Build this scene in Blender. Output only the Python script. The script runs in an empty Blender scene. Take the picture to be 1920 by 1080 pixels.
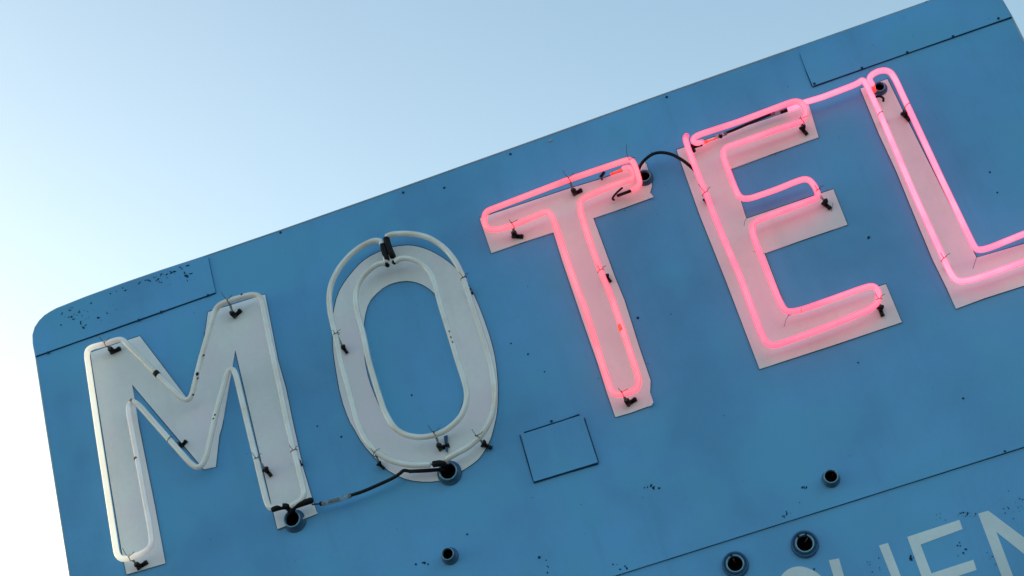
import bpy, math, random
from mathutils import Vector, Matrix
from mathutils.geometry import tessellate_polygon
random.seed(7)
SC = bpy.context.scene
COL = SC.collection

# ------------------------------------------------------------------ camera
F_PX = 2874.0                       # focal length in pixels of the 1920 px wide photograph
rv = Vector((1.1446496, -0.1327627, -0.3231261))
R = Matrix.Rotation(rv.length, 3, rv.normalized())      # world -> camera (x right, y down, z forward)
CAM = Vector((0.0, -4.2, 1.62))
cam_d = bpy.data.cameras.new('camera'); cam = bpy.data.objects.new('camera', cam_d); COL.objects.link(cam)
cam_d.sensor_width = 36.0; cam_d.lens = 36.0 * F_PX / 1920.0
cam_d.clip_start = 0.05; cam_d.clip_end = 6000
rw = R.transposed() @ Matrix(((1, 0, 0), (0, -1, 0), (0, 0, -1)))
cam.matrix_world = Matrix.Translation(CAM) @ rw.to_4x4()
SC.camera = cam

# ------------------------------------------------------------------ sky, sun, exposure
SUN_EL, SUN_AZ = 7.0, -63.5         # azimuth in degrees from straight behind the sign, negative = left
w = bpy.data.worlds.new('World'); SC.world = w; w.use_nodes = True
nt = w.node_tree; bg = nt.nodes['Background']
sky = nt.nodes.new('ShaderNodeTexSky'); sky.sky_type = 'NISHITA'; sky.sun_disc = False
sky.sun_elevation = math.radians(SUN_EL); sky.sun_rotation = math.radians(SUN_AZ)
sky.altitude = 200; sky.air_density = 1.0; sky.dust_density = 3.4; sky.ozone_density = 0.85
tint = nt.nodes.new('ShaderNodeMix'); tint.data_type = 'RGBA'; tint.blend_type = 'MULTIPLY'; tint.inputs[0].default_value = 1
tint.inputs[7].default_value = (.91, 1.0, 1.01, 1)      # cool evening white balance
nt.links.new(sky.outputs[0], tint.inputs[6]); nt.links.new(tint.outputs[2], bg.inputs[0]); bg.inputs[1].default_value = 0.15
sd = bpy.data.lights.new('sun', 'SUN'); sd.energy = 2.0; sd.angle = math.radians(0.6); sd.color = (1, .86, .7)
sun = bpy.data.objects.new('sun', sd); COL.objects.link(sun)
a, e = math.radians(SUN_AZ), math.radians(SUN_EL)
sdir = Vector((math.sin(a) * math.cos(e), math.cos(a) * math.cos(e), math.sin(e)))
sun.rotation_euler = sdir.to_track_quat('Z', 'Y').to_euler()
SC.view_settings.view_transform = 'Standard'; SC.view_settings.look = 'None'
SC.view_settings.exposure = 1.70; SC.view_settings.gamma = 1.0

# ------------------------------------------------------------------ helpers
U = 0.00158                         # metres per photograph pixel at the sign face
def at(x, y, d=0.0):
    """point on the plane standing d metres proud of the sign face"""
    v = R.transposed() @ Vector(((x - 960) / F_PX, (y - 540) / F_PX, 1.0))
    return CAM + v * ((-d - CAM.y) / v.y)

def tag(o, label=None, cat=None, group=None, kind=None):
    if label: o['label'] = label
    if cat: o['category'] = cat
    if group: o['group'] = group
    if kind: o['kind'] = kind
    return o

def empty(name, loc):
    o = bpy.data.objects.new(name, None); COL.objects.link(o); o.location = loc; o.empty_display_size = .05
    return o

class MB:
    def __init__(s): s.v = []; s.f = []; s.sm = []; s.mi = []; s.cur = 0
    def add(s, vs, fs, smooth=False):
        b = len(s.v); s.v += [tuple(p) for p in vs]
        for q in fs: s.f.append([i + b for i in q]); s.sm.append(smooth); s.mi.append(s.cur)
    def build(s, name, m, parent=None):
        base = wloc(parent) if parent else None
        if base is None:
            n = len(s.v); base = Vector((sum(p[0] for p in s.v) / n, sum(p[1] for p in s.v) / n, sum(p[2] for p in s.v) / n))
            off = base; loc = base
        else:
            off = base; loc = Vector((0, 0, 0))
        me = bpy.data.meshes.new(name); me.from_pydata([tuple(Vector(p) - off) for p in s.v], [], s.f)
        for p, q, k in zip(me.polygons, s.sm, s.mi): p.use_smooth = q; p.material_index = k
        me.update()
        for q in (m if isinstance(m, list) else [m]): me.materials.append(q)
        o = bpy.data.objects.new(name, me); COL.objects.link(o); o.location = loc
        if parent: o.parent = parent
        return o

def wloc(o):
    p = Vector(o.location)
    while o.parent: o = o.parent; p += Vector(o.location)
    return p

def plate(mb, outer, d0, d1, holes=(), bev=0.0):
    """flat sheet from pixel outlines; a third value on a point lifts that corner"""
    loops = [outer] + list(holes)
    P = [[at(p[0], p[1], d1 + (p[2] if len(p) > 2 else 0)) for p in L] for L in loops]
    B = [[at(p[0], p[1], d0) for p in L] for L in loops]
    # back copies share world x,z with the front
    B = [[Vector((q.x, q.y - (d0 - d1) , q.z)) for q in L] for L in P]
    B = [[Vector((q.x, q.y, q.z)) for q in L] for L in B]
    flat = [[Vector((q.x, q.z, 0)) for q in L] for L in P]
    tris = tessellate_polygon(flat)
    A = [q for L in P for q in L]; Bk = [q for L in B for q in L]; n = len(A)
    fs = []
    for t in tris:
        a_, b_, c_ = (A[i] for i in t)
        nn = (b_ - a_).cross(c_ - a_)
        t = tuple(t) if nn.y < 0 else tuple(reversed(t))
        fs.append(t); fs.append(tuple(i + n for i in reversed(t)))
    k = 0
    for L in P:
        m = len(L)
        for i in range(m): fs.append((k + i, k + (i + 1) % m, n + k + (i + 1) % m, n + k + i))
        k += m
    mb.add(A + Bk, fs)

def fillet(pts, r, closed=False, seg=6):
    """round a control polygon of world points"""
    n = len(pts); out = []
    for i in range(n):
        if not closed and i in (0, n - 1): out.append(pts[i]); continue
        p0, p1, p2 = pts[i - 1], pts[i], pts[(i + 1) % n]
        a_, b_ = p0 - p1, p2 - p1; la, lb = a_.length, b_.length
        ta, tb = min(r, la * .5), min(r, lb * .5)
        s, t_ = p1 + a_ * (ta / la), p1 + b_ * (tb / lb)
        for k in range(seg + 1):
            q = k / seg; out.append(s * (1 - q) ** 2 + p1 * 2 * q * (1 - q) + t_ * q * q)
    res = [out[0]]
    for q in out[1:]:
        if (q - res[-1]).length > 1e-5: res.append(q)
    return res

def sweep(mb, pts, rad, ns=14, closed=False, cap=True, radf=None):
    n = len(pts); T = []
    for i in range(n):
        a_ = pts[i - 1] if (i or closed) else pts[0]; b_ = pts[(i + 1) % n] if (i < n - 1 or closed) else pts[-1]
        T.append((b_ - a_).normalized())
    up = Vector((0, 1, 0)) if abs(T[0].y) < .9 else Vector((1, 0, 0))
    N = (up - T[0] * up.dot(T[0])).normalized(); vs = []; fs = []
    for i in range(n):
        N = (N - T[i] * N.dot(T[i])).normalized(); Bn = T[i].cross(N)
        rr = radf(i / (n - 1)) * rad if radf else rad
        for k in range(ns):
            an = 2 * math.pi * k / ns; vs.append(pts[i] + (N * math.cos(an) + Bn * math.sin(an)) * rr)
    for i in range(n if closed else n - 1):
        for k in range(ns):
            j = (i + 1) % n
            fs.append((i * ns + k, i * ns + (k + 1) % ns, j * ns + (k + 1) % ns, j * ns + k))
    if cap and not closed:
        for e_, sg in ((0, -1), (n - 1, 1)):
            c = len(vs); vs.append(pts[e_] + T[e_] * rad * .6 * sg)
            for k in range(ns):
                q = (e_ * ns + k, e_ * ns + (k + 1) % ns, c); fs.append(q if sg > 0 else q[::-1])
    mb.add(vs, fs, True)

def P3(l, d):
    return [at(p[0], p[1], p[2] if len(p) > 2 else d) for p in l]

def lathe(mb, c, prof, ns=28, smooth=True, axis=Vector((0, -1, 0))):
    """profile of (distance out along axis, radius) around point c"""
    ax = axis.normalized(); q = ax.orthogonal().normalized(); r_ = ax.cross(q); vs = []; fs = []
    for h, rr in prof:
        for k in range(ns):
            an = 2 * math.pi * k / ns; vs.append(c + ax * h + (q * math.cos(an) + r_ * math.sin(an)) * rr)
    for i in range(len(prof) - 1):
        for k in range(ns):
            fs.append((i * ns + k, i * ns + (k + 1) % ns, (i + 1) * ns + (k + 1) % ns, (i + 1) * ns + k))
    fs.append(tuple(range(ns))[::-1]); fs.append(tuple((len(prof) - 1) * ns + k for k in range(ns)))
    mb.add(vs, fs, smooth)

def box(mb, c, s, rot=None):
    vs = [Vector((x, y, z)) for x in (-.5, .5) for y in (-.5, .5) for z in (-.5, .5)]
    vs = [Vector((v.x * s[0], v.y * s[1], v.z * s[2])) for v in vs]
    if rot: vs = [rot @ v for v in vs]
    mb.add([v + Vector(c) for v in vs], [(0, 1, 3, 2), (4, 6, 7, 5), (0, 4, 5, 1), (2, 3, 7, 6), (0, 2, 6, 4), (1, 5, 7, 3)])

# ------------------------------------------------------------------ materials
def mat(name): 
    m = bpy.data.materials.new(name); m.use_nodes = True
    return m, m.node_tree, m.node_tree.nodes['Principled BSDF']
def N(nt, t, **k):
    n = nt.nodes.new(t)
    for a_, b_ in k.items(): setattr(n, a_, b_)
    return n
def pos(nt): return N(nt, 'ShaderNodeNewGeometry').outputs['Position']
def noise(nt, src, sc, det=4, rough=.55, vec_scale=None):
    n = N(nt, 'ShaderNodeTexNoise'); n.inputs['Scale'].default_value = sc; n.inputs['Detail'].default_value = det
    n.inputs['Roughness'].default_value = rough
    if vec_scale:
        m = N(nt, 'ShaderNodeVectorMath', operation='MULTIPLY'); m.inputs[1].default_value = vec_scale
        nt.links.new(src, m.inputs[0]); src = m.outputs[0]
    nt.links.new(src, n.inputs['Vector']); return n.outputs['Fac']
def ramp(nt, fac, stops):
    r = N(nt, 'ShaderNodeValToRGB'); el = r.color_ramp.elements
    while len(el) < len(stops): el.new(.5)
    for q, (p, c) in zip(el, stops): q.position = p; q.color = (c, c, c, 1) if not isinstance(c, tuple) else (*c, 1)
    nt.links.new(fac, r.inputs[0]); return r.outputs[0]
def mix(nt, f, a_, b_, mode='MIX'):
    m = N(nt, 'ShaderNodeMix', data_type='RGBA', blend_type=mode)
    for s, v in ((m.inputs[0], f), (m.inputs[6], a_), (m.inputs[7], b_)):
        if isinstance(v, (int, float)): s.default_value = v
        elif isinstance(v, tuple): s.default_value = (*v, 1)
        else: nt.links.new(v, s)
    return m.outputs[2]
def bump(nt, b, h, strength, dist):
    n = N(nt, 'ShaderNodeBump'); n.inputs['Strength'].default_value = strength; n.inputs['Distance'].default_value = dist
    nt.links.new(h, n.inputs['Height']); nt.links.new(n.outputs[0], b.inputs['Normal'])

def painted(name, col, rough=.45, stain=.12, oil=.5, fade_glow=None):
    m, nt, b = mat(name); p = pos(nt)
    big = noise(nt, p, 2.2, 3); streak = noise(nt, p, 1.0, 5, .6, (16, 3, 1.6)); fine = noise(nt, p, 60, 4, .65)
    dark = tuple(c * (1 - stain * 2.0) for c in col); lite = tuple(min(1, c * (1 + stain)) for c in col)
    c1 = mix(nt, ramp(nt, big, [(.35, 0.), (.68, 1.)]), dark, lite)
    c2 = mix(nt, ramp(nt, streak, [(.52, 0.), (.8, .5)]), c1, tuple(c * .75 for c in col))
    c3 = mix(nt, ramp(nt, fine, [(.35, .10), (.6, 0.)]), c2, tuple(c * .6 for c in col))
    if fade_glow:
        fd = noise(nt, p, 4.5, 2, .5); c3 = mix(nt, ramp(nt, fd, [(.46, 0.), (.66, .8)]), c3, fade_glow)
    nt.links.new(c3, b.inputs['Base Color'])
    rr = ramp(nt, fine, [(.3, rough - .06), (.7, rough + .1)]); nt.links.new(rr, b.inputs['Roughness'])
    b.inputs['Specular IOR Level'].default_value = .5
    h = noise(nt, p, 3.0, 1.5, .4)
    h2 = N(nt, 'ShaderNodeMath', operation='MULTIPLY_ADD'); nt.links.new(fine, h2.inputs[0]); h2.inputs[1].default_value = .012; nt.links.new(h, h2.inputs[2])
    bump(nt, b, h2.outputs[0], oil, .03)
    return m

BLUE = painted('sign_blue_paint', (.092, .365, .69), .40, .09, .6, (.084, .37, .64))
WHITE = painted('letter_white_paint', (.83, .855, .87), .5, .07, .3, (.84, .76, .84))  # pinkish patches put the tubes' glow into the backing colour
PWHITE = painted('brushed_white_lettering', (.66, .78, .83), .6, .09, .2)
GALV = painted('galvanised_steel', (.34, .36, .38), .45, .1, .1)
def simple(name, col, rough=.5, metal=0, spec=.5):
    m, nt, b = mat(name); f = noise(nt, pos(nt), 120, 4)
    nt.links.new(mix(nt, f, tuple(c * .7 for c in col), tuple(min(1, c * 1.25) for c in col)), b.inputs['Base Color'])
    b.inputs['Roughness'].default_value = rough; b.inputs['Metallic'].default_value = metal; b.inputs['Specular IOR Level'].default_value = spec
    bump(nt, b, f, .3, .0006)
    return m
BLACK = simple('black_blockout_paint', (.004, .004, .005), .5, 0, .2)
RUBBER = simple('black_cable_rubber', (.006, .006, .007), .45, 0, .25)
BAKE = simple('dark_support_metal', (.006, .005, .005), .45, 0, .25)
WIRE = simple('tie_wire', (.07, .06, .05), .45, .6)
EDGE_SHADOW = simple('painted_edge_shadow', (.005, .018, .05), .8, 0, .1)  # dark tone that paints the shadow edge round the letter backings
SEAM_SHADE_FIXINGS = simple('seam_shade_and_fixings', (.012, .07, .15), .8, 0, .15)  # dark tone for painted seam shade, also for screws and mitre joints
RUST = simple('rust_band', (.28, .13, .05), .7)
CERAM = simple('blue_grey_porcelain', (.035, .12, .23), .45, 0, .3)
RIM = simple('pale_ring_porcelain', (.16, .36, .48), .35)
HOLE = simple('black_bore', (.002, .001, .001), .95, 0, .0)  # near-black fill inside the socket bores
CHIP = simple('bare_metal_chip', (.010, .05, .10), .8, 0, .2)
EDGE = simple('bright_trim', (.30, .42, .50), .35)
m, nt, b = mat('clear_glass'); GLASS = m
b.inputs['Base Color'].default_value = (.62, .72, .74, 1); b.inputs['Roughness'].default_value = .15
b.inputs['Transmission Weight'].default_value = .75; b.inputs['IOR'].default_value = 1.3
nt.links.new(mix(nt, noise(nt, pos(nt), 150), (.4, .5, .52), (.8, .88, .9)), b.inputs['Base Color'])

def neon_unlit(name, glow):
    """white coated tube, gas only faintly glowing; strongest in the first leg of the M"""
    m, nt, b = mat(name); p = pos(nt)
    st = noise(nt, p, 14, 4)
    nt.links.new(mix(nt, ramp(nt, st, [(.4, 0.), (.75, 1.)]), (.66, .73, .69), (.56, .54, .44)), b.inputs['Base Color'])
    b.inputs['Roughness'].default_value = .10; b.inputs['Specular IOR Level'].default_value = .7
    b.inputs['Coat Weight'].default_value = .8
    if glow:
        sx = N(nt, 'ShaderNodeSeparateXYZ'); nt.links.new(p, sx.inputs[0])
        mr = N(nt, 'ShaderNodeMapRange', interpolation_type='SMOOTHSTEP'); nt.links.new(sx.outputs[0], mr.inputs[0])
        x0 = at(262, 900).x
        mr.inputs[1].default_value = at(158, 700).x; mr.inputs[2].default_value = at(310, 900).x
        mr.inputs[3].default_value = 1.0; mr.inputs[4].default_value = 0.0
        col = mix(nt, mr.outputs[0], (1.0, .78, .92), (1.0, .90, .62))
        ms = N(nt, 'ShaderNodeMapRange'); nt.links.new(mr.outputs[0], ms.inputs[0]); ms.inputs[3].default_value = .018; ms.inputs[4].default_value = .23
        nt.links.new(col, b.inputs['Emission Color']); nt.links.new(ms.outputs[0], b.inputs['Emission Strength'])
    else:
        b.inputs['Emission Color'].default_value = (1.0, .82, .92, 1); b.inputs['Emission Strength'].default_value = .012
    return m
def neon_lit(name, core, rim, s):
    m, nt, b = mat(name); lw = N(nt, 'ShaderNodeLayerWeight'); lw.inputs[0].default_value = .42
    st = noise(nt, pos(nt), 7, 3)
    c = mix(nt, ramp(nt, lw.outputs['Facing'], [(.22, 0.), (.80, 1.)]), core, rim)
    c = mix(nt, ramp(nt, st, [(.42, 0.), (.62, .35)]), c, rim)
    nt.links.new(c, b.inputs['Emission Color']); b.inputs['Emission Strength'].default_value = s
    b.inputs['Base Color'].default_value = (.30, .10, .12, 1); b.inputs['Roughness'].default_value = .14
    b.inputs['Coat Weight'].default_value = .2
    return m
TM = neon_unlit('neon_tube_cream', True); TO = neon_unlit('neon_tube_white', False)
S_L = .61
TT = neon_lit('neon_tube_salmon', (1.0, .130, .175), (.95, .024, .045), S_L)
TE = neon_lit('neon_tube_rose', (1.0, .135, .215), (.95, .024, .085), S_L)
TL = neon_lit('neon_tube_pink', (1.0, .195, .300), (.95, .032, .140), S_L * 1.05)
m, nt, b = mat('glowing_electrode'); HOT = m
b.inputs['Base Color'].default_value = (.5, .1, .08, 1); b.inputs['Emission Strength'].default_value = .5
nt.links.new(mix(nt, ramp(nt, noise(nt, pos(nt), 90), [(.4, 0.), (.6, 1.)]), (.8, .015, .01), (1., .05, .03)), b.inputs['Emission Color'])

# ------------------------------------------------------------------ ground
m, nt, b = mat('worn_paving'); f = noise(nt, pos(nt), 40, 6); g = noise(nt, pos(nt), .3, 4)
nt.links.new(mix(nt, g, mix(nt, f, (.07, .07, .07), (.12, .12, .118)), (.09, .09, .09)), b.inputs['Base Color']); b.inputs['Roughness'].default_value = .85
bump(nt, b, f, .5, .01)
mb = MB(); mb.add([(-3000, -3000, 0), (3000, -3000, 0), (3000, 3000, 0), (-3000, 3000, 0)], [(0, 1, 2, 3)])
tag(mb.build('ground', m), kind='structure')

# ------------------------------------------------------------------ the sign cabinet
XL = at(87, 800).x; XR = at(1920, 76.6).x
ZB = 2.25; D_STANDOFF = .056
def px(X, Z, d=0):                     # world point on the face back to photograph pixels
    v = R @ (Vector((X, -d, Z)) - CAM); return (960 + F_PX * v.x / v.z, 540 + F_PX * v.y / v.z)
left_edge = [(87, 800), (67, 668), (62.5, 645), (62, 628), (66, 614), (74, 602), (84, 592), (95, 585), (106, 579)]
top_edge = [(160, 557.5), (230, 532), (300, 508), (380, 482), (526, 432), (700, 371), (860, 314), (1010, 260.5), (1240, 178), (1500, 87), (1747, 0), (1810, -22), (1836, -28), (1853, -25), (1868, -14), (1880, 2)]
right_edge = [(1897, 31), (1920, 76.6)]
bl, br = px(XL, ZB), px(XR, ZB)
seamL = px(XL, at(700, 1219).z)
def line(p, q, x): return p[1] + (q[1] - p[1]) * (x - p[0]) / (q[0] - p[0])
# lower seam passes (1157,1078) - (1920,837.5)
s0 = at(1157, 1078); s1 = at(1920, 837.5)
zs = lambda X: s0.z + (s1.z - s0.z) * (X - s0.x) / (s1.x - s0.x)
sl, sr = px(XL, zs(XL)), px(XR, zs(XR))
sign = empty('motel_sign', (0, .18, 0))
tag(sign, 'large weathered blue motel sign with rounded corners that carries all the neon letters', 'sign')
# chips and scratches in the paint: thin flakes, one mesh
S = .0055
FL = {'strip': [], 'strip_r': [], 'face': [], 'low': []}
def flake(x, y, r, d, el=1.0, ang=0):
    n = random.randint(6, 9); pts = []
    for k in range(n):
        an = 2 * math.pi * k / n; q = r * random.uniform(.45, 1.15)
        dx, dy = math.cos(an) * q * el, math.sin(an) * q
        pts.append((x + dx * math.cos(ang) - dy * math.sin(ang), y + dx * math.sin(ang) + dy * math.cos(ang)))
    if y < 577 - .352 * (x - 105) + 5 or (x < 112 and y < 690 - (x - 62) * 2.1): return
    key = ('strip' if x < 800 else 'strip_r') if d == S else ('low' if d < 0 else 'face')
    FL[key].append((pts, d))
def cluster(x, y, sx, sy, n, r, d, el=1.5):
    for _ in range(n): flake(random.gauss(x, sx), random.gauss(y, sy), r * random.uniform(.4, 1.2), d, random.uniform(1, el), random.uniform(0, 3))
for x, y, r, el, an in [(131, 582, 1.5, 2.4, -.3), (116, 588, 1.6, 2.5, 1.7), (134, 594, 2.6, 1.1, 0), (149, 585, 1.3, 3.4, 1.4), (151, 605, 1.7, 3.6, 1.3), (156, 614, 3.0, 1.3, .2),
                        (160, 610, 1.3, 2.4, -.7), (184.5, 596, 2.8, 1.1, 0), (201, 587, 1.4, 1.6, 0), (114, 609, 1.7, 1.2, 0), (107, 591, 1.6, 1.8, .4), (171, 568, 1.4, 2.0, -.8),
                        (218, 580, 1.1, 1, 0), (350, 518, 3.6, 1.3, .3), (358, 513, 1.6, 3.2, -.35), (351, 526, 1.3, 2.6, 1.5), (346, 512, 1.8, 2.0, .9), (327, 509, 1.8, 2.2, -.2), (296, 523, 1.9, 1, 0), (337, 501, 1.2, 2.6, -.3),
                        (277, 525, 1.6, 1.6, 0)]:
    flake(x, y, r, S, el, an)
cluster(130, 590, 18, 8, 22, 1.3, S); cluster(300, 520, 30, 6, 16, 1.1, S); cluster(190, 590, 30, 10, 12, .9, S)
for _ in range(26):
    x = random.uniform(205, 360); flake(x, 547 - (x - 210) * .350 + random.expovariate(.35), random.uniform(.5, 1.7), S, random.uniform(1, 3), random.gauss(-.33, .4))
cluster(1224, 914, 5, 2, 7, 2.4, 0); cluster(1510, 917, 4, 2, 4, 3, 0); cluster(1472, 967, 7, 5, 9, 1.8, 0); cluster(800, 1055, 5, 2, 5, 3.0, 0)
cluster(1165, 1064, 6, 3, 5, 2.4, 0); cluster(1028, 1066, 3, 6, 4, 1.6, 0); cluster(1720, 60, 90, 30, 6, .8, S)
TH = .0065; L0 = -TH
cluster(1810, 965, 12, 4, 14, 1.8, L0); cluster(1903, 950, 12, 14, 18, 1.4, L0); cluster(1803, 1028, 6, 8, 8, 2.2, L0); cluster(1858, 1046, 8, 10, 10, 1.6, L0)
cluster(1708, 1047, 4, 4, 5, 3, L0); cluster(1640, 1060, 12, 10, 9, 1.2, L0); cluster(1524, 1069, 2, 2, 2, 2, L0); cluster(1765, 970, 10, 3, 5, 1.2, L0)
for _ in range(70):
    x = random.uniform(150, 1900); y = random.uniform(0, 1080)
    if 577 - .352 * (x - 105) + 30 < y and y < 1080 - (x - 1157) * .315: flake(x, y, random.uniform(.5, 1.1), .0001, 1.5, random.uniform(0, 3))
def chips(mb, key):
    mb.cur = 1
    for pts, d in FL[key]: plate(mb, pts, d, d + .0006)
    mb.cur = 0; return mb
TH = .0065
mb = MB(); plate(mb, [sl] + left_edge + top_edge + right_edge + [sr], -TH, 0.0); chips(mb, 'face').build('face_panel', [BLUE, CHIP], sign)
mb = MB(); plate(mb, [bl, (sl[0] + .3, sl[1] - 3), (sr[0], sr[1] - 3), br], -TH - .004, -TH)
tag(chips(mb, 'low').build('face_panel', [BLUE, CHIP], sign), 'lower blue face sheet with painted white lettering')
# cabinet body behind the face, and its edge trim
full = [bl] + left_edge + top_edge + right_edge + [br]
W = [at(*p) for p in full]; cx = sum(p.x for p in W) / len(W); cz = sum(p.z for p in W) / len(W)
def inset(k): return [px(cx + (p.x - cx) * k, cz + (p.z - cz) * k) for p in W]
mb = MB(); plate(mb, inset(.9985), -.36, -TH - .0045); mb.build('cabinet', BLUE, sign)
mb = MB(); tr = [Vector((q.x, .001, q.z)) for q in W]; sweep(mb, tr, .0030, 8, closed=True); mb.build('edge_trim', EDGE, sign)
# strips riveted over the two upper corners
lp = [(67.5, 667)] + left_edge[2:] + [(160, 557.5), (230, 532), (300, 508), (380, 482), (390.5, 484), (396, 512), (404, 548)]
mb = MB(); plate(mb, lp, .0003, .0055); tag(chips(mb, 'strip').build('corner_strip', [BLUE, CHIP], sign), 'chipped blue strip over the left upper corner')
rp = [(1524, 161), (1512, 133), (1499.5, 99), (1501, 87.5), (1747, .8), (1810, -21), (1836, -27), (1852, -24.5), (1867, -14), (1879, 2), (1896, 31)]
mb = MB(); plate(mb, rp, .0003, .0055); tag(chips(mb, 'strip_r').build('corner_strip', [BLUE, CHIP], sign), 'smooth blue strip over the right upper corner')
# dark painted lines for the shade under the strips and between the sheets
def seam(pts, r, d, name='seam', m=SEAM_SHADE_FIXINGS):
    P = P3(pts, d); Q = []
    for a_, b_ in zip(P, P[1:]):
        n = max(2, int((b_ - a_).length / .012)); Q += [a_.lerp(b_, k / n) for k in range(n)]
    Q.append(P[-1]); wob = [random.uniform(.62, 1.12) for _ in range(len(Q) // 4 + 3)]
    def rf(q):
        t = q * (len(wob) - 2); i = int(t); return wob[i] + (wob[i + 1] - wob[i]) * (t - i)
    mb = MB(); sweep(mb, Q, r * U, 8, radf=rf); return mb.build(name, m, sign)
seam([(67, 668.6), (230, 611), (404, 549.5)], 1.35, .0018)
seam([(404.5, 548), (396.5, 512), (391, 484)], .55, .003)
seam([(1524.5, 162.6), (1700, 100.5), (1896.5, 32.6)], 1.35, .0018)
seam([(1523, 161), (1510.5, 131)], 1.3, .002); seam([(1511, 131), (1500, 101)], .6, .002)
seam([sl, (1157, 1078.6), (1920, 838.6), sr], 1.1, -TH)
# access cover
mb = MB(); plate(mb, [(1001, 903), (976, 811), (982, 813), (1086, 779.5), (1093, 782), (1121, 866.5)], .0005, .010)
cov = mb.build('access_cover', BLUE, sign)
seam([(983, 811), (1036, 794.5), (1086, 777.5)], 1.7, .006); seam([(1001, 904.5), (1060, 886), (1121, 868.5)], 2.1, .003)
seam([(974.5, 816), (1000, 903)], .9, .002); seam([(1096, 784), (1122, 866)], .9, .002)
# screws
def screw(x, y, r=3.0, d=.0, m=SEAM_SHADE_FIXINGS, name='screw'):
    mb = MB(); c = at(x, y, d); rr = r * U
    lathe(mb, c, [(-.001, rr), (rr * .25, rr), (rr * .6, rr * .75), (rr * .8, rr * .3)], 10)
    box(mb, c + Vector((0, -rr * .82, 0)), (rr * 1.1, .0008, rr * .22), Matrix.Rotation(random.uniform(0, 3), 3, 'Y'))
    return mb.build(name, m, sign)
for x, y in [(90, 661), (260, 600), (302, 584.5), (390, 553.5), (1527, 157), (1616, 127.5), (1701, 98), (1787, 68), (1872, 34.5)]: screw(x, y, 2.7, .0055)
for x, y in [(756, 361), (957, 289), (526, 436), (1014, 893), (1108, 862), (1034, 790), (1737, 5), (1250, 182)]: screw(x, y, 2.7)
for x, y in [(772, 741), (640, 819), (595, 799), (958, 644), (1021, 697), (990, 664), (1196, 596), (1628, 447), (1609, 680), (1806, 747), (1870, 361),
             (1856, 323), (876, 1002), (1011, 1045), (1629, 445), (833, 352), (660, 760), (1884, 846)]:
    screw(x, y, random.uniform(1.5, 2.7))
screw(1032, 264, 3.6, 0, EDGE)
# brushed lettering on the lower sheet:  Q U E N
def lett(parts, lab):
    mb = MB()
    for p in parts: plate(mb, p[0], L0 + .0001, L0 + .0009, p[1:])
    tag(mb.build('painted_letter', PWHITE, sign), lab)
cO, ax_, ay_ = (1537, 1155), 1, 1
e0 = at(1701, 1006.7, L0); E_UP = (at(1710, 1028, L0) - e0)
def ring(cxp, cyp, rx, rz, n=44):
    c = at(cxp, cyp, L0); return [px(c.x + math.cos(2 * math.pi * k / n) * rx, c.z + math.sin(2 * math.pi * k / n) * rz, L0) for k in range(n)]
lett([(ring(1519, 1156, .088, .139), ring(1519, 1156, .060, .111)), ([(1545, 1215), (1562, 1205), (1600, 1244), (1582, 1250)],)], 'white painted letter Q')
lett([([(1554, 1050.4), (1573, 1047), (1612, 1180), (1622, 1193), (1640, 1199), (1662, 1193), (1700, 1176), (1703, 1160), (1648, 1022.7), (1665, 1018), (1722, 1165), (1720, 1186), (1706, 1196), (1664, 1213), (1636, 1218), (1610, 1210), (1595, 1190)],)], 'white painted letter U')
lett([([(1701, 1006.7), (1799, 974.6), (1805, 992), (1726, 1021), (1746.5, 1075), (1825, 1049.5), (1831.5, 1068.5), (1753, 1094), (1781, 1166), (1866, 1137), (1873, 1155), (1768, 1190)],)], 'white painted letter E')
lett([([(1834, 963), (1853, 957.5), (1990, 1060), (1941, 926), (1959, 920), (2029, 1106), (2012, 1112), (1868, 997), (1922, 1139), (1903, 1146)],)], 'white painted letter N')
# the posts that carry the cabinet, standing on the ground below
for X in (XL + .75, XR - .75):
    mb = MB(); box(mb, (X, .18, ZB * .5), (.16, .16, ZB)); box(mb, (X, .18, .012), (.36, .36, .024))
    for sx in (-.13, .13):
        for sy in (-.13, .13): lathe(mb, Vector((X + sx, .18 + sy, .02)), [(0, .018), (.03, .018), (.034, .01)], 6, False, Vector((0, 0, 1)))
    mb.build('post', GALV, sign)

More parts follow.
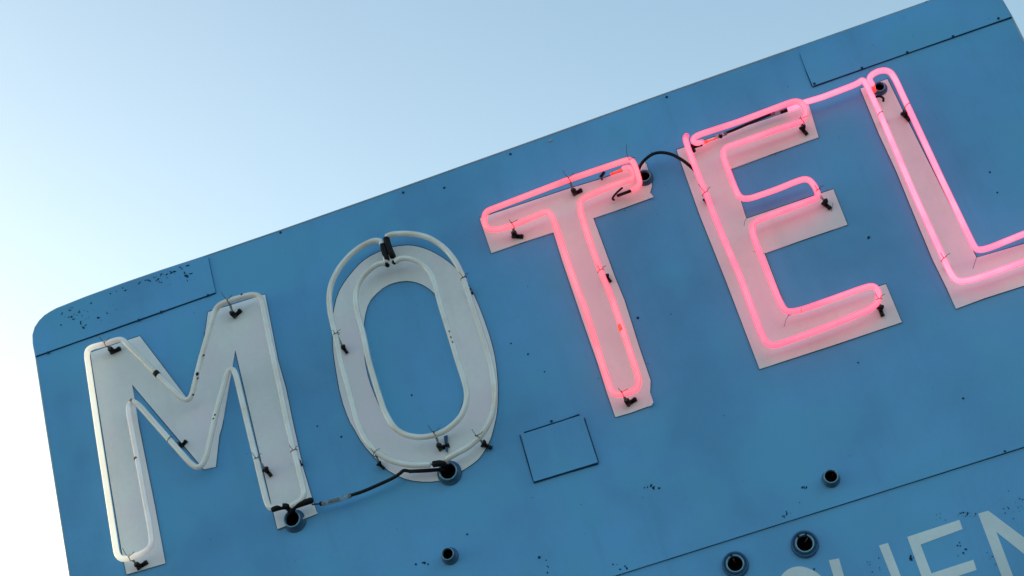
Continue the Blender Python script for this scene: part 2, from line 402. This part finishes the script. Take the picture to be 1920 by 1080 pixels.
# ------------------------------------------------------------------ neon letters
TR = 5.6 * U
BK = .0048                            # face of the letter backings above the sign face
def support(letter, base, tie, ang=0, size=1.0, tail=1, tube_r=TR, tdir=None):
    """dark metal foot on the backing, glass stalk, and a wire twisted round the tube"""
    b0 = at(base[0], base[1], BK + .006); t = at(tie[0], tie[1], D_STANDOFF)
    mb = MB(); rm = Matrix.Rotation(ang, 3, 'Y'); s = size
    # foot: a saddle strap with a round screw boss and a clamp with two ears
    sweep(mb, [b0 + rm @ Vector(q) * s for q in ((-.002, .006, 0), (.010, .005, 0), (.016, .0, 0))], .0062 * s, 10)
    sweep(mb, [b0 + rm @ Vector(q) * s for q in ((-.003, .003, 0), (-.004, -.016, .004))], .0085 * s, 12)
    box(mb, b0 + rm @ Vector((.006, .0035, 0)) * s, (.034 * s, .003, .013 * s), rm)
    lathe(mb, b0 + rm @ Vector((.018, .002, .0)) * s, [(-.002, .006 * s), (.006, .006 * s), (.009, .003 * s)], 10)
    box(mb, b0 + rm @ Vector((-.006, -.010, .009)) * s, (.006 * s, .010 * s, .008 * s), rm)
    box(mb, b0 + rm @ Vector((-.006, -.010, -.008)) * s, (.006 * s, .010 * s, .008 * s), rm)
    ft = mb.build('tube_support', BAKE, letter)
    top = t + Vector((0, .7 * tube_r, 0)); bot = b0 + rm @ Vector((-.004, -.012, 0)) * s
    mb = MB(); sweep(mb, [bot, bot.lerp(top, .85)], .0030, 8); mb.build('stalk', GLASS, ft)
    # wire: loop round the tube, twisted down to the foot, loose tail
    td = tdir or Vector((1, 0, .1)); td.normalize(); n1 = Vector((0, -1, 0)); n2 = td.cross(n1).normalized()
    mb = MB(); rr = tube_r + .0012; loop = []
    for k in range(19):
        an = 2 * math.pi * k / 18; loop.append(t + (n1 * math.cos(an) + n2 * math.sin(an)) * rr + td * .0015 * (k / 18))
    sweep(mb, loop, .0011, 6)
    for sg in (-1, 1):
        w = [t - n1 * rr * .9]
        for k in range(1, 9):
            q = k / 8; p = (t - n1 * rr).lerp(bot, q); an = q * 9 + (0 if sg > 0 else math.pi)
            w.append(p + (td * math.cos(an) + n2 * math.sin(an)) * .0034)
        sweep(mb, w, .0010, 6)
    if tail:
        L_ = .020 * tail
        sweep(mb, fillet([t + n1 * rr, t + n1 * (rr + .006) + Vector((-.006, 0, .012)) * tail, t + n1 * (rr + .01) + Vector((-.010, 0, .028)) * tail], .01), .0009, 6)
        sweep(mb, fillet([t + n1 * rr * .5 - n2 * rr * .5, t + Vector((.010, -.012, .004)), t + Vector((.020, -.014, .001 + .008 * tail))], .008), .0009, 6)
    mb.build('tie_wire', WIRE, ft)
    return ft
def letter(name, lab, cat, outline, holes=(), curl=None, base=None):
    c = at(*base); L = empty(name, (c.x, 0, c.z)); tag(L, lab, cat, 'big neon letters spelling MOTEL')
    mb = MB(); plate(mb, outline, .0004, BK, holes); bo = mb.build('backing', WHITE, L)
    # black shadow gap: painted as a dark line round the backing
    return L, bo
def edge_shadow(bo, loops):
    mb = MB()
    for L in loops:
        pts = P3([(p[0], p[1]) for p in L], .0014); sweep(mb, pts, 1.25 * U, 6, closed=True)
    mb.build('edge_shadow', EDGE_SHADOW, bo)
def tube(L, pts, m, closed=False, r=16, name='neon_tube', rad=TR, d=D_STANDOFF):
    mb = MB(); w = fillet(P3(pts, d), r * U, closed); sweep(mb, w, rad, 16, closed=closed); return mb.build(name, m, L)
def paint(tb, pts, rad=TR * 1.06, m=BLACK, name='blockout', d=D_STANDOFF, r=10):
    mb = MB(); w = fillet(P3(pts, d), r * U); sweep(mb, w, rad, 14); return mb.build(name, m, tb)
DS = D_STANDOFF
def housing(parent, x, y, r_in, r_out, h, dbase=0.0, lab=None, top=None, flat=False):
    """porcelain electrode socket through the face, dark bore"""
    c = at(x, y, dbase)
    ro, ri = r_out * U, r_in * U
    mb = MB()
    e_ = ro * 1.0
    if flat: prof = [(0, e_), (.009, e_ * .98), (.012, e_ * .93), (.012, e_ * .86), (.008, e_ * .80), (.007, ri * 1.26), (h - .001, ri * 1.22), (h, ri * 1.16), (h, ri * .97), (.002, ri * .94)]
    else: prof = [(0, e_), (.004, e_ * .99), (.0055, e_ * .94), (.006, ri * 1.20), (h - .001, ri * 1.13), (h, ri * 1.09), (h, ri * .97), (.002, ri * .94)]
    lathe(mb, c, prof, 32, False)
    for i_ in range(len(mb.sm)): mb.sm[i_] = True
    if parent is None:
        o = mb.build('electrode_socket', CERAM)
    else: o = mb.build('electrode_socket', CERAM, parent)
    mb = MB(); lathe(mb, c, [(.003, ri * .92), (max(.006, h - .012), ri * .92)], 24, False); mb.build('bore', HOLE, o)
    pts = [c + Vector((math.cos(a_) * ri * 1.06, -h - .0004, math.sin(a_) * ri * 1.06)) for a_ in [2 * math.pi * k / 30 for k in range(30)]]
    mb = MB(); sweep(mb, pts, ri * .09, 8, closed=True); mb.build('rim', RIM, o)
    if top:      # spring clips sticking up from the rim
        mb = MB()
        for an in top:
            q = c + Vector((math.cos(an) * ri * 1.1, -h - .002, math.sin(an) * ri * 1.1)); box(mb, q, (ri * .42, .006, ri * .30), Matrix.Rotation(-an, 3, 'Y'))
        mb.build('clip', BAKE, o)
    return o

# ---- M
Mo = [(169, 661), (262, 630), (300, 680), (352, 749), (382, 642), (390, 585), (497, 552), (521, 675), (536, 728), (549, 792), (569, 880), (586, 937), (595, 963), (520, 992, .004), (513, 963), (441, 656), (416, 800), (411, 816), (404.5, 875), (382, 880), (345, 836), (247.5, 721), (260.5, 800), (290, 948), (310, 1056), (237, 1077, .002), (229, 1038), (207, 905)]
M, bo = letter('neon_letter', 'neon letter M, unlit cream white tubing over a white backing', 'neon letter', Mo, base=(400, 900)); edge_shadow(bo, [Mo])
mt = [(530, 948), (508, 955.5), (500, 943), (469, 815), (442, 701), (436, 691.5), (427, 695), (406, 769), (386, 861), (373.5, 878), (360.5, 873), (316, 823), (259, 758), (246, 751), (240, 766), (262, 883), (282.6, 994), (285.5, 1022), (272, 1035.5), (233, 1050), (219.5, 1043), (202, 930), (184, 813), (162, 662), (168, 651.5), (197, 644.5), (228, 634), (238.5, 646), (293, 700), (345, 751), (358, 748), (376, 675), (404.5, 577), (420, 566.5), (474, 551), (489, 556), (515, 681), (542, 810), (568, 911), (571, 930), (560, 942), (545, 948)]
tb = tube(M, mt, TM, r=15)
paint(tb, [(510, 955), (530, 949), (540, 950, .045), (548, 962, .02)]); paint(tb, [(585, 938, .052), (566, 944), (548, 950, .05), (548, 962, .02)])
paint(tb, [(291, 698), (297, 704)], TR * 1.12, BAKE); paint(tb, [(256, 857.5), (257, 861)], TR * 1.05, RUST, 'rust_stain'); paint(tb, [(369.5, 703), (370.5, 699)], TR * .5, BLACK, 'drip', DS + .009)
paint(tb, [(245, 752), (249, 754)], TR * 1.02, RUST, 'rust_stain')
for x, y in [(381, 667), (370, 710), (402, 779), (399, 786), (452, 553), (361, 741)]: paint(tb, [(x, y), (x + 2.0, y - 2.0)], TR * .28, BLACK, 'drip', DS + TR * .86)
support(M, (213, 658), (198, 645), -.1); support(M, (441, 590), (428, 565), -.45); support(M, (341, 834), (318, 824), -.5, .8, 0, tdir=Vector((1, 0, -.9)))
support(M, (263, 1061), (244, 1046), -.25); support(M, (501, 884), (482, 860), 1.1, .85, .6, tdir=Vector((.2, 0, -1))); support(M, (563, 868), (551, 845), 1.2, .45, .5, tdir=Vector((.2, 0, -1)))
h1 = housing(M, 553, 977, 14, 22, .028, .0)
tag(h1, 'dark blue electrode socket at the foot of the M')

# ---- O
Oo = [(624, 620), (624, 590), (633, 551), (647, 527), (669, 500), (687, 484), (713, 471), (740, 462), (769, 459.5), (791, 464), (813, 473), (836, 487), (856, 504), (871, 524.5), (885, 545), (902, 584), (920, 636), (929, 675), (933.5, 720), (933, 760), (929, 790), (918, 829), (900, 858), (887, 869), (866, 883, .003), (842, 896), (817, 903), (783, 903), (752, 896), (721, 878), (700, 855), (679, 831), (663, 802), (655, 790), (639, 745), (629, 689), (624, 650)]
Oi = [(682, 608), (684, 591), (691, 567), (704.5, 551), (722, 536), (744.5, 528), (767, 526), (787, 531), (802, 539), (818, 553), (831, 592), (847, 637), (860, 680), (869, 708), (873, 740), (860, 782), (830, 812), (790, 822), (745, 810), (722, 786), (706, 751), (691, 712), (684, 680), (681, 645)]
def smooth(L, it=2):
    for _ in range(it):
        o = []
        for i in range(len(L)):
            p, q = L[i], L[(i + 1) % len(L)]; o += [(p[0] * .75 + q[0] * .25, p[1] * .75 + q[1] * .25), (p[0] * .25 + q[0] * .75, p[1] * .25 + q[1] * .75)]
        L = o
    return L
Oo, Oi = smooth(Oo, 1), smooth(Oi, 1)
O, bo = letter('neon_letter', 'neon letter O, unlit white double ring of tubing on an oval white backing', 'neon letter', Oo, [Oi], base=(790, 900)); edge_shadow(bo, [Oo, Oi])
o_left = [(712, 452), (702, 450), (680, 459.5), (657, 477), (637, 500), (621.5, 529), (616.5, 556), (619, 587), (629, 629), (639.5, 681), (655, 735), (668, 787), (684, 824), (705, 848), (736, 865.5), (772, 872.5), (806, 871)]
o_right = [(724, 444), (735, 438.5), (769, 437.5), (798, 443), (816, 452), (836, 467), (853.5, 489), (867, 516), (874, 539), (887, 578), (902, 622), (914, 660), (923, 697), (927.5, 735), (926, 765), (920, 786), (905, 814), (879, 838), (848, 854), (836, 862, .045), (836, 872, .02)]
i_ring = [(722, 494), (713, 493), (698, 501), (680, 517.5), (669, 538), (665.5, 562), (671, 590), (680, 622), (691, 676), (706, 727), (720, 770), (735, 797), (747, 809), (767, 818), (793, 820.5), (819, 815), (841, 804), (863, 784), (873.5, 760), (876, 738), (871, 715), (859.5, 681), (844, 629), (826, 572), (816, 533), (807, 511), (791, 493.5), (769, 484), (750, 484), (741, 491)]
tb = tube(O, o_left, TO, r=14); tb2 = tube(O, o_right, TO, r=14); tb3 = tube(O, i_ring, TO, r=14)
paint(tb, [(712, 450), (716.5, 459), (722, 478), (724, 492)], TR * .92, TO, 'bend')
paint(tb, [(717, 458), (721.5, 475), (725.5, 488)], TR * 1.05); paint(tb2, [(724, 446), (729, 464), (737, 482)], TR * 1.12)
paint(tb3, [(722, 493), (728, 499, .05)], TR * .75, BLACK); paint(tb3, [(737, 490), (742, 493, .052)], TR * .8, BLACK)
paint(tb, [(812, 870.5), (828, 868), (838, 874, .02)]); paint(tb, [(767, 884, .04), (818, 881, .04), (836, 880, .02)], TR * .62, BLACK)
for x, y, q in [(842, 620, 1), (845, 631, 1), (848, 640, .6)]: paint(tb3, [(x, y), (x + 1, y + 3)], TR * .3, RUST, 'stain', DS + TR * .8)
support(O, (645, 654), (630, 627), 1.2, .75, .3, tdir=Vector((.25, 0, -1))); support(O, (881, 546), (869, 522), 1.1, .55, .6, tdir=Vector((.3, 0, -1)))
support(O, (828, 839), (815, 814), -.05, 1.0, .9, tdir=Vector((1, 0, .3))); support(O, (910, 835), (896, 820), .7, .9, .8, tdir=Vector((.7, 0, .7))); support(O, (713, 872), (703, 850), 1.0, .7, .4, tdir=Vector((.8, 0, -.6)))
mb = MB(); plate(mb, [(832, 818), (839, 815), (840, 849), (836, 846)], .010, .013); mb.build('bent_tab', CERAM, O)
h2 = housing(O, 843, 887, 15, 23, .022, .003)
tag(h2, 'dark blue electrode socket at the foot of the O')

# ---- T
To = [(899, 409), (1065, 354), (1132, 334), (1212, 306), (1223, 347), (1219, 361), (1218, 372), (1160, 393), (1112.5, 409), (1153, 519), (1171, 563), (1199, 652), (1220, 713), (1219, 736), (1213.5, 762.5), (1182, 774), (1153.5, 782), (1138, 737), (1121, 683), (1093, 603), (1077, 556), (1055, 492), (1037.5, 435.5), (980, 454), (921, 474.5)]
T, bo = letter('neon_letter', 'neon letter T, glowing salmon pink tubing on a white backing', 'neon letter', To, base=(1180, 780)); edge_shadow(bo, [To])
tt = [(1185, 356, .050), (1194, 352), (1200, 344), (1197, 331), (1190, 309), (1184, 300), (1175, 300), (1067, 336.5), (925, 391), (911, 396.5), (906.5, 413), (913, 429), (928, 432), (964, 422), (1016, 399.5), (1029, 396.5), (1037, 410), (1054.5, 462), (1080, 537), (1093, 567), (1121, 656), (1144, 729), (1153, 741), (1179.5, 736.5), (1194, 730), (1198.5, 712), (1177, 647), (1146, 556), (1125, 506), (1104, 447), (1088, 397), (1087, 378), (1098.5, 369), (1145, 349.5), (1179, 338, .052), (1188, 333, .045), (1186, 318, .036), (1178, 313, .034), (1168, 317, .034)]
tb = tube(T, tt, TT, r=15); mb = MB(); sweep(mb, P3([(1168, 317.5), (1145, 327)], .034), TR * .45, 10); mb.build('electrode', HOT, tb)
paint(tb, [(1133, 323), (1126, 332)], TR * .55, BLACK, d=.02); paint(tb, [(1126, 329), (1129, 337)], TR * .4, WIRE, 'glass_nib', .02)
paint(tb, [(1182, 358), (1166, 364, .03), (1158, 367, .02)], TR * .55, BLACK); paint(tb, [(1167, 352), (1156, 361), (1147, 373), (1152, 375)], TR * .36, BLACK, 'lead_wire', .02)
paint(tb, [(1163, 609), (1167, 620)], TR * 1.03, HOT, 'weld')
support(T, (967, 442), (961, 422), .45, 1.0, .4, tdir=Vector((1, 0, .3))); support(T, (1079, 361), (1067, 337), -.1, .95, .9, tdir=Vector((1, 0, .3)))
support(T, (1139, 521), (1126, 508), 1.2, .7, .4, tdir=Vector((.3, 0, -1))); support(T, (1180, 755), (1167, 739), -.25, 1.0, .5, tdir=Vector((1, 0, .2)))
mb = MB(); sweep(mb, fillet(P3([(1180, 300), (1176, 292), (1174, 278), (1175, 271)], DS + .01), .01), .0009, 6); sweep(mb, fillet(P3([(1180, 300), (1186, 295), (1191, 296)], DS + .01), .01), .0009, 6); mb.build('tie_wire', WIRE, tb)
h3 = housing(T, 1209, 334, 11, 17, .018, .004)
tag(h3, 'porcelain electrode socket behind the right arm of the T')

for q in ([(1219, 736), (1225, 754, .012), (1221.5, 760, .009), (1213.5, 762.5)], [(1219, 361), (1225, 369, .009), (1218, 372)], [(1206, 308), (1212, 306), (1212, 318), (1209, 300, .008)]):
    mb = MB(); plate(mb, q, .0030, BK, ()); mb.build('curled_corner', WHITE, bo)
# ---- E
Eo = [(1268.5, 281), (1516.5, 196, 0), (1535, 257), (1450, 287.5), (1370, 317), (1399.5, 410), (1562.5, 354.5), (1589, 421), (1510, 448), (1433.5, 475), (1478, 592), (1661, 532.5), (1691, 604), (1560, 648), (1424, 692), (1360, 524), (1311, 401)]
E, bo = letter('neon_letter', 'neon letter E, glowing rose pink tubing bent in one line around its three arms', 'neon letter', Eo, base=(1430, 692)); edge_shadow(bo, [Eo])
for p in ([(1399.5, 410), (1396, 416), (1395, 424)], [(1478, 592), (1473.5, 600), (1470, 613)], [(1433.5, 475), (1424, 473), (1412, 472)], [(1562, 380), (1559, 397)]):
    mb = MB(); sweep(mb, P3(p, BK), .35 * U, 6); mb.build('mitre_joint', SEAM_SHADE_FIXINGS, bo)
et = [(1318, 267, .044), (1304, 269), (1298.5, 262), (1306, 254), (1384.5, 228.5), (1476, 194), (1490, 189.5), (1503, 192), (1510, 203), (1509.5, 222), (1500, 229), (1457, 243), (1375, 272), (1359, 277), (1355, 291), (1375, 345.5), (1386, 371), (1403, 373.5), (1457, 355), (1493, 340), (1512, 334.5), (1524, 343), (1534, 362), (1532, 371), (1517, 377), (1445, 403.5), (1416, 415), (1408.5, 428), (1417, 456), (1439, 511), (1464, 570), (1474, 585.5), (1500, 582), (1550, 564.5), (1619.5, 539.5), (1638, 535), (1648, 547), (1646.5, 567), (1633, 579), (1578, 602), (1522, 623.5), (1457, 647), (1440, 647.5), (1428, 628), (1389, 522), (1355.5, 444.5), (1322, 360), (1300, 305), (1287, 268), (1285, 259, .052), (1287, 255, .03)]
tb = tube(E, et, TE, r=15)
mb = MB(); sweep(mb, P3([(1308, 270, .040), (1327, 265, .038)], .034), TR * .62, 10); sweep(mb, P3([(1327, 265), (1345, 259)], .036), TR * .3, 8); mb.build('electrode', HOT, tb)
paint(tb, [(1298, 276, .045), (1309, 272, .046), (1316, 270, .046)], TR * .75, BLACK); paint(tb, [(1297, 272, .045), (1302, 284, .02)], TR * .6, BLACK)
paint(tb, [(1502, 581), (1503, 581)], TR * 1.04, HOT, 'weld')
support(E, (1323, 376), (1322, 363), 1.2, .6, 1.0, tdir=Vector((.4, 0, -1))); support(E, (1506, 243), (1503, 227), 1.3, .85, .2, tdir=Vector((1, 0, .6)))
support(E, (1548, 383), (1533, 358), 1.1, .9, .4, tdir=Vector((.5, 0, -1))); support(E, (1651, 581), (1647, 562), 1.6, .85, .5, tdir=Vector((.1, 0, -1)))

# ---- L
Lo = [(1613, 166), (1664, 148), (1700, 222), (1831, 483), (1920, 457), (2008, 428), (2036, 492), (1920, 535.5), (1846, 559), (1792.5, 579), (1775, 540), (1749.5, 488.5), (1723.5, 426), (1681, 322), (1648, 251)]
L, bo = letter('neon_letter', 'neon letter L, glowing pink tubing running out of the picture at the right', 'neon letter', Lo, base=(1795, 579)); edge_shadow(bo, [Lo])
mb = MB(); sweep(mb, P3([(1831, 483), (1828, 492), (1824, 504)], BK), .4 * U, 6); mb.build('mitre_joint', SEAM_SHADE_FIXINGS, bo)
lt = [(1478, 205.5, .036), (1495, 200, .040), (1503, 194, .047), (1512, 191), (1540, 183), (1608, 157), (1617, 149), (1624, 157), (1648, 209), (1714, 364), (1781, 511), (1793, 528), (1815, 526.5), (1853.5, 514.5), (1920, 490.5), (1990, 466), (2004, 458), (2006, 446), (1996, 426), (1986, 417), (1970, 420), (1920, 438.5), (1853.5, 465.5), (1832, 470), (1824, 458), (1764, 333), (1702, 199), (1678, 147), (1668, 133), (1652, 131.5), (1635, 139), (1629, 149, .050), (1636, 160, .040)]
tb = tube(L, lt, TL, r=14)
for q in ([(1636, 155, .040), (1640, 172, .028)], [(1494, 201), (1480, 205.5)]):
    mb = MB(); sweep(mb, P3(q, .034), TR * .63, 10); mb.build('electrode', HOT, tb)
paint(tb, [(1641, 182), (1650, 180), (1657, 184), (1656, 190)], TR * .42, BLACK, 'lead_wire', .02)
support(L, (1697, 216), (1701, 198), 1.25, .95, 0, tdir=Vector((.5, 0, -1))); support(L, (1657, 226), (1650, 213), 1.2, .5, 0, tdir=Vector((.5, 0, -1)))
support(L, (1776, 500), (1769, 486), 1.2, .5, .5, tdir=Vector((.5, 0, -1)))
h5 = housing(L, 1649, 167, 9, 15, .016, .004)
tag(h5, 'porcelain electrode socket at the top of the L')

# ------------------------------------------------------------------ empty sockets in the face
def lone(x, y, ri, ro, h, d, lab, top=None):
    o = housing(None, x, y, ri, ro, h, d, top=top, flat=bool(top))
    tag(o, lab, 'socket', 'empty electrode sockets in the sign face')
lone(844, 1043, 10, 16, .034, 0, 'small empty socket projecting from the blue face below the O')
lone(1558, 898, 11, 16, .030, 0, 'small empty socket projecting just above the lower seam, topmost of the empty ones')
lone(1509, 1021, 14, 24, .016, L0, 'wide flanged empty socket under the lower seam, nearest the painted lettering', (1.1, 2.0))
lone(1379, 1059, 13.5, 23, .016, L0, 'wide flanged empty socket at the bottom edge of the picture, left of its twin', (1.7,))

for (x, y, dx, dy) in ((1509, 1018, 5, -9), (1379, 1056, -4, -8), (1558, 893, 4, -3)):
    par = [o for o in COL.objects if o.name.startswith('electrode_socket') and not o.parent and (o.location - at(x, y, .01)).length < .06][0]
    mb = MB(); sweep(mb, fillet(P3([(x, y, 0), (x + dx * .3, y + dy * .3, .012), (x + dx, y + dy, .020)], 0), .006), .0016, 6); mb.build('wire_stub', WIRE, par)
# ------------------------------------------------------------------ cables
def cable(pts, r, lab, extras=()):
    mb = MB(); sweep(mb, fillet(P3(pts, .05), 12 * U), r * U, 12); o = mb.build('jumper_cable', RUBBER); tag(o, lab, 'cable')
    for nm, q, rr, m in extras:
        mb = MB(); sweep(mb, fillet(P3(q, .05), 10 * U), rr * U, 12); mb.build(nm, m, o)
cable([(654, 930, .045), (680, 922, .045), (712, 908, .045), (738, 896, .045), (750, 888, .045), (757, 881, .042), (768, 884, .04), (800, 883, .04), (832, 880, .03)], 3.2,
      'black jumper cable with a clear glass sleeve strung between the M and the O',
      [('glass_sleeve', [(604, 945, .046), (622, 941, .045), (640, 935.5, .045), (658, 929, .045)], 4.6, GLASS), ('core_wire', [(585, 946, .046), (602, 944.5, .046), (612, 943, .045)], 1.6, WIRE),
       ('connector', [(616, 941.5, .045), (636, 935.5, .045)], 2.4, BLACK), ('end_bead', [(600, 945, .046), (604, 944, .046)], 4.0, BLACK)])
cable([(1197, 322, .02), (1199, 312, .035), (1208, 300, .055), (1222, 289), (1238, 285), (1259, 288.5), (1280, 300), (1296, 313, .045), (1308, 326, .02)], 3.1,
      'black rubber cable arching from the T across to the E')
cable([(1358, 250.5, .036), (1375, 244, .036), (1410, 229, .036), (1444, 215, .036), (1452, 212, .036)], 2.7, 'thin black jumper cable running inside the top loop of the E',
      [('glass_sleeve', [(1342, 258, .036), (1350, 254, .036), (1362, 250, .036)], 4.0, GLASS), ('glass_sleeve', [(1446, 216, .036), (1462, 210, .036), (1470, 207, .036)], 4.0, GLASS),
       ('connector', [(1464, 210.5, .037), (1476, 206.5, .037)], 3.6, BLACK), ('end_bead', [(1350, 257, .037), (1352, 254, .037)], 4.2, BLACK)])
